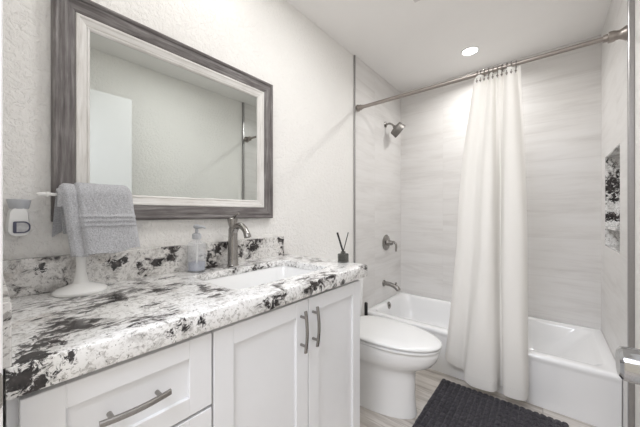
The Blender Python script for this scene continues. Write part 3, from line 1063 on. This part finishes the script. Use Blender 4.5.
# reed diffuser
rx, ry = 0.424, 1.155
rd = thing('reed_diffuser', 'small square smoked glass diffuser with black reeds on the far countertop corner', 'diffuser', (rx, ry, ZT))
b_ = BM()
h = 0.021
loft(b_, [rrect(rx - h, rx + h, ry - h, ry + h, 0.004, z) if s == 1 else rrect(rx - h * s, rx + h * s, ry - h * s, ry + h * s, 0.004 if s > .7 else 0.008, z) for z, s in
          ((ZT, 0.96), (ZT + .002, 1), (ZT + .040, 1), (ZT + .044, 0.9), (ZT + .046, 0.55), (ZT + .055, 0.5), (ZT + .055, 0.38), (ZT + .046, 0.38), (ZT + .041, 0.84), (ZT + .006, 0.84))], cap0=True, cap1=True)
obj('bottle', b_, M['smoke'], rd, smooth=True, angle=30)
obj('oil', box(BM(), rx - .0165, rx + .0165, ry - .0165, ry + .0165, ZT + .0065, ZT + .030), M['dark'], rd)
for (dx, dy, tz, r) in ((-0.022, -0.020, 0.150, 0.0048), (0.016, 0.022, 0.150, 0.0024), (-0.012, -0.026, 0.140, 0.003)):
    obj('reed', tube(BM(), [(rx - dx * .18, ry - dy * .18, ZT + .032), (rx + dx, ry + dy, ZT + tz)], r, 8), M['stick'], rd)

# plug-in air freshener on the wall left of the mirror
py, pz = 0.066, 1.131
pf = thing('air_freshener', 'white plug-in air freshener with small dark-framed window on the wall left of the mirror', 'air freshener', (-0.006, py, pz))


def yz_ring(x, w, z0, z1, r, n=8):
    return [Vector((x, py + p.x, p.y)) for p in rrect(-w, w, z0, z1, r, 0, n)]


b_ = BM()
rg = []
for x, sc in ((-0.006, 1.0), (0.012, 1.0), (0.030, 0.95), (0.038, 0.82)):
    ring_ = []
    for p in rrect(-0.027 * sc, 0.024 * sc, pz - 0.050, pz + 0.030, [0.012, 0.012, 0.018, 0.014], 0, 8):
        neck = max(0.0, (p.y - pz + 0.012) / 0.042)
        ring_.append(Vector((x, py + p.x * (1 - 0.26 * min(1, neck)), p.y)))
    rg.append(ring_)
loft(b_, rg, cap0=True, cap1=True)
obj('body', b_, M['plastic'], pf, smooth=True, angle=50)
b_ = BM()
lathe(b_, [(0, 0), (0.019, 0), (0.021, 0.003), (0.025, 0.024), (0.025, 0.027), (0.022, 0.028), (0, 0.024)], (0.020, py, pz + 0.029), n=32)
obj('cap', b_, M['greyplastic'], pf, smooth=True)
b_ = BM()
wr = lambda x, g: [Vector((x, py + 0.004 + p.x, pz - 0.025 + p.y)) for p in rrect(-0.017 + g, 0.018 - g, -0.017 + g, 0.017 - g, [0.014 - g * .6, 0.004, 0.004, 0.014 - g * .6], 0)]
loft(b_, [wr(0.034, 0), wr(0.0415, 0), wr(0.0415, 0.0035), wr(0.039, 0.0035)], cap0=True)
wf = obj('window_frame', b_, M['navy'], pf, smooth=True, angle=30)
b_ = BM()
loft(b_, [wr(0.0385, 0.0034), wr(0.0405, 0.0036)], cap0=True, cap1=True)
obj('window', b_, M['lens'], wf)
b_ = BM()
box(b_, 0.0395, 0.0418, py - 0.0095, py - 0.0060, pz - 0.039, pz - 0.011)
obj('window_bar', b_, M['navy'], wf)

# ------------------------------------------------------------------ mirror
MY0, MY1, MZ0, MZ1 = 0.136, 1.041, 1.1197, 1.873
MX = -0.006
mi = thing('wall_mirror', 'large rectangular wall mirror in a weathered grey wood frame above the vanity', 'mirror', (MX, (MY0 + MY1) / 2, MZ0))
OUT = [(0, 0), (0, .024), (.003, .031), (.009, .034), (.015, .031), (.018, .026), (.022, .026), (.030, .027), (.050, .022), (.056, .020), (.058, .017), (.058, 0)]
INN = [(.058, 0), (.058, .020), (.061, .0225), (.066, .022), (.070, .019), (.084, .015), (.086, .0125), (.088, .0125), (.0905, .0145), (.094, .0125), (.097, .009), (.097, 0)]


def rail(side, prof):
    rings = []
    for end in (0, 1):
        r = []
        for w_, h_ in prof:
            x = MX + h_
            if side == 'b':
                r.append(Vector((x, MY0 + w_ if end == 0 else MY1 - w_, MZ0 + w_)))
            elif side == 't':
                r.append(Vector((x, MY0 + w_ if end == 0 else MY1 - w_, MZ1 - w_)))
            elif side == 'l':
                r.append(Vector((x, MY0 + w_, MZ0 + w_ if end == 0 else MZ1 - w_)))
            else:
                r.append(Vector((x, MY1 - w_, MZ0 + w_ if end == 0 else MZ1 - w_)))
        rings.append(r)
    return loft(BM(), rings, cap0=True, cap1=True)


for s in 'btlr':
    obj('outer_rail', rail(s, OUT), M['dk_h' if s in 'bt' else 'dk_v'], mi, label='weathered grey wood rail')
    obj('inner_rail', rail(s, INN), M['wh_h' if s in 'bt' else 'wh_v'], mi, label='whitewashed inner rail')
obj('glass', box(BM(), MX + 0.001, MX + 0.006, MY0 + .095, MY1 - .095, MZ0 + .095, MZ1 - .095), M['mirror'], mi)

# ------------------------------------------------------------------ toilet
TCY = 1.555
to = thing('toilet', 'white skirted toilet with closed lid between the vanity and the bathtub', 'toilet', (0.4, TCY, 0))


def egg(xb, xf, hw, z, n=48, p=2.5, xm=None):
    """plan outline: long elliptical front, squarer back"""
    if xm is None:
        xm = xb + (xf - xb) * 0.42
    out = []
    for k in range(n):
        a = 2 * PI * k / n
        c, s = math.cos(a), math.sin(a)
        if c >= 0:
            x = xm + (xf - xm) * c
            y = hw * s
        else:
            x = xm - (xm - xb) * (abs(c) ** (2 / p))
            y = hw * (abs(s) ** (2 / p)) * (1 if s >= 0 else -1)
        out.append(Vector((x, TCY + y, z)))
    return out


b_ = BM()
rings = [egg(0.10, 0.650, 0.128, 0.0), egg(0.10, 0.650, 0.128, 0.012), egg(0.10, 0.645, 0.122, 0.03), egg(0.10, 0.640, 0.117, 0.10), egg(0.10, 0.640, 0.116, 0.20),
         egg(0.10, 0.643, 0.120, 0.245), egg(0.09, 0.660, 0.134, 0.268), egg(0.08, 0.698, 0.152, 0.288), egg(0.06, 0.734, 0.167, 0.312), egg(0.05, 0.757, 0.177, 0.342),
         egg(0.04, 0.769, 0.181, 0.372), egg(0.04, 0.772, 0.182, 0.390), egg(0.045, 0.768, 0.179, 0.398), egg(0.06, 0.75, 0.165, 0.399)]
loft(b_, rings, cap0=True, cap1=True)
obj('bowl', b_, M['porc'], to, smooth=True, angle=60)
b_ = BM()
loft(b_, [egg(0.225, 0.772, 0.180, 0.4005, p=3), egg(0.222, 0.778, 0.184, 0.404, p=3), egg(0.222, 0.779, 0.185, 0.413, p=3), egg(0.226, 0.774, 0.181, 0.417, p=3)], cap0=True, cap1=True)
obj('seat', b_, M['seat'], to, smooth=True, angle=60)
b_ = BM()
loft(b_, [egg(0.212, 0.776, 0.182, 0.4205, p=3), egg(0.209, 0.783, 0.187, 0.424, p=3), egg(0.209, 0.784, 0.188, 0.432, p=3), egg(0.213, 0.779, 0.184, 0.438, p=3), egg(0.235, 0.755, 0.168, 0.4425, p=3), egg(0.30, 0.68, 0.12, 0.445, p=3)], cap0=True, cap1=True)
obj('lid', b_, M['seat'], to, smooth=True, angle=60)
for s in (-1, 1):
    obj('hinge', box(BM(), 0.185, 0.208, TCY + s * 0.075 - 0.02, TCY + s * 0.075 + 0.02, 0.399, 0.436, 0.006, 3), M['plastic'], to)
b_ = BM()
loft(b_, [rrect(0.010, 0.176, TCY - 0.205, TCY + 0.205, 0.03, 0.40), rrect(0.010, 0.180, TCY - 0.212, TCY + 0.212, 0.032, 0.42), rrect(0.008, 0.190, TCY - 0.222, TCY + 0.222, 0.035, 0.715)], cap0=True, cap1=True)
tk = obj('tank', b_, M['porc'], to, smooth=True, angle=50)
b_ = BM()
loft(b_, [rrect(0.006, 0.195, TCY - 0.228, TCY + 0.228, 0.036, 0.716), rrect(0.005, 0.199, TCY - 0.232, TCY + 0.232, 0.038, 0.724), rrect(0.005, 0.199, TCY - 0.232, TCY + 0.232, 0.038, 0.742), rrect(0.009, 0.193, TCY - 0.226, TCY + 0.226, 0.034, 0.750), rrect(0.02, 0.18, TCY - 0.21, TCY + 0.21, 0.03, 0.752)], cap0=True, cap1=True)
obj('tank_lid', b_, M['porc'], to, smooth=True, angle=50)

# toilet brush whose handle shows past the tank
bx, by = 0.122, 1.905
tb = thing('toilet_brush', 'black toilet brush handle standing behind the toilet beside the bathtub', 'toilet brush', (bx, by, 0))
obj('holder', lathe(BM(), [(0, 0), (0.05, 0), (0.05, 0.01), (0.042, 0.12), (0.036, 0.14), (0.03, 0.14), (0.03, 0.13), (0, 0.128)], (bx, by, 0), n=28), M['dark'], tb, smooth=True)
obj('handle', lathe(BM(), [(0, 0), (0.008, 0), (0.008, 0.20), (0.013, 0.22), (0.013, 0.315), (0.009, 0.322), (0, 0.322)], (bx, by, 0.128), n=20), M['dark'], tb, smooth=True)

# ------------------------------------------------------------------ bath mat with woven tufts
mx0, mx1, my0, my1 = 0.660, 1.31, 1.44, 2.005
b_ = BM()
NX, NY = 210, 150
vs = []
for j in range(NY + 1):
    row = []
    for i in range(NX + 1):
        x = mx0 + (mx1 - mx0) * i / NX
        y = my0 + (my1 - my0) * j / NY
        cx, cy = 0.0310, 0.0420
        a = abs(math.sin(PI * (x - mx0) / cx)) ** 1.0
        c = abs(math.sin(PI * (y - my0) / cy)) ** 0.8
        ed = min(x - mx0, mx1 - x, y - my0, my1 - y)
        e_ = min(1.0, max(0.0, ed / 0.018))
        nz = 0.0022 * mnoise.noise(Vector((x * 130, y * 130, 0.4))) + 0.0016 * mnoise.noise(Vector((x * 300, y * 300, 3)))
        z = 0.004 + e_ ** 0.5 * (0.007 + 0.016 * min(a, c * 1.2) ** 0.55 + nz * 1.3)
        wob = 0.003 * mnoise.noise(Vector((x * 40, y * 40, 9))) if ed < 0.004 else 0
        row.append(b_.verts.new((x + wob, y + wob, z)))
    vs.append(row)
for j in range(NY):
    for i in range(NX):
        b_.faces.new((vs[j][i], vs[j][i + 1], vs[j + 1][i + 1], vs[j + 1][i]))
bd = [vs[0][i] for i in range(NX + 1)] + [vs[j][NX] for j in range(1, NY + 1)] + [vs[NY][i] for i in range(NX - 1, -1, -1)] + [vs[j][0] for j in range(NY - 1, 0, -1)]
lo = [b_.verts.new((v.co.x, v.co.y, 0.0)) for v in bd]
for i in range(len(bd)):
    k = (i + 1) % len(bd)
    b_.faces.new((bd[i], bd[k], lo[k], lo[i]))
tag(obj('bath_mat', b_, M['mat'], smooth=True, off=(1.05, 1.72, 0), angle=80), 'charcoal tufted bath mat on the floor in front of the bathtub', 'bath mat')
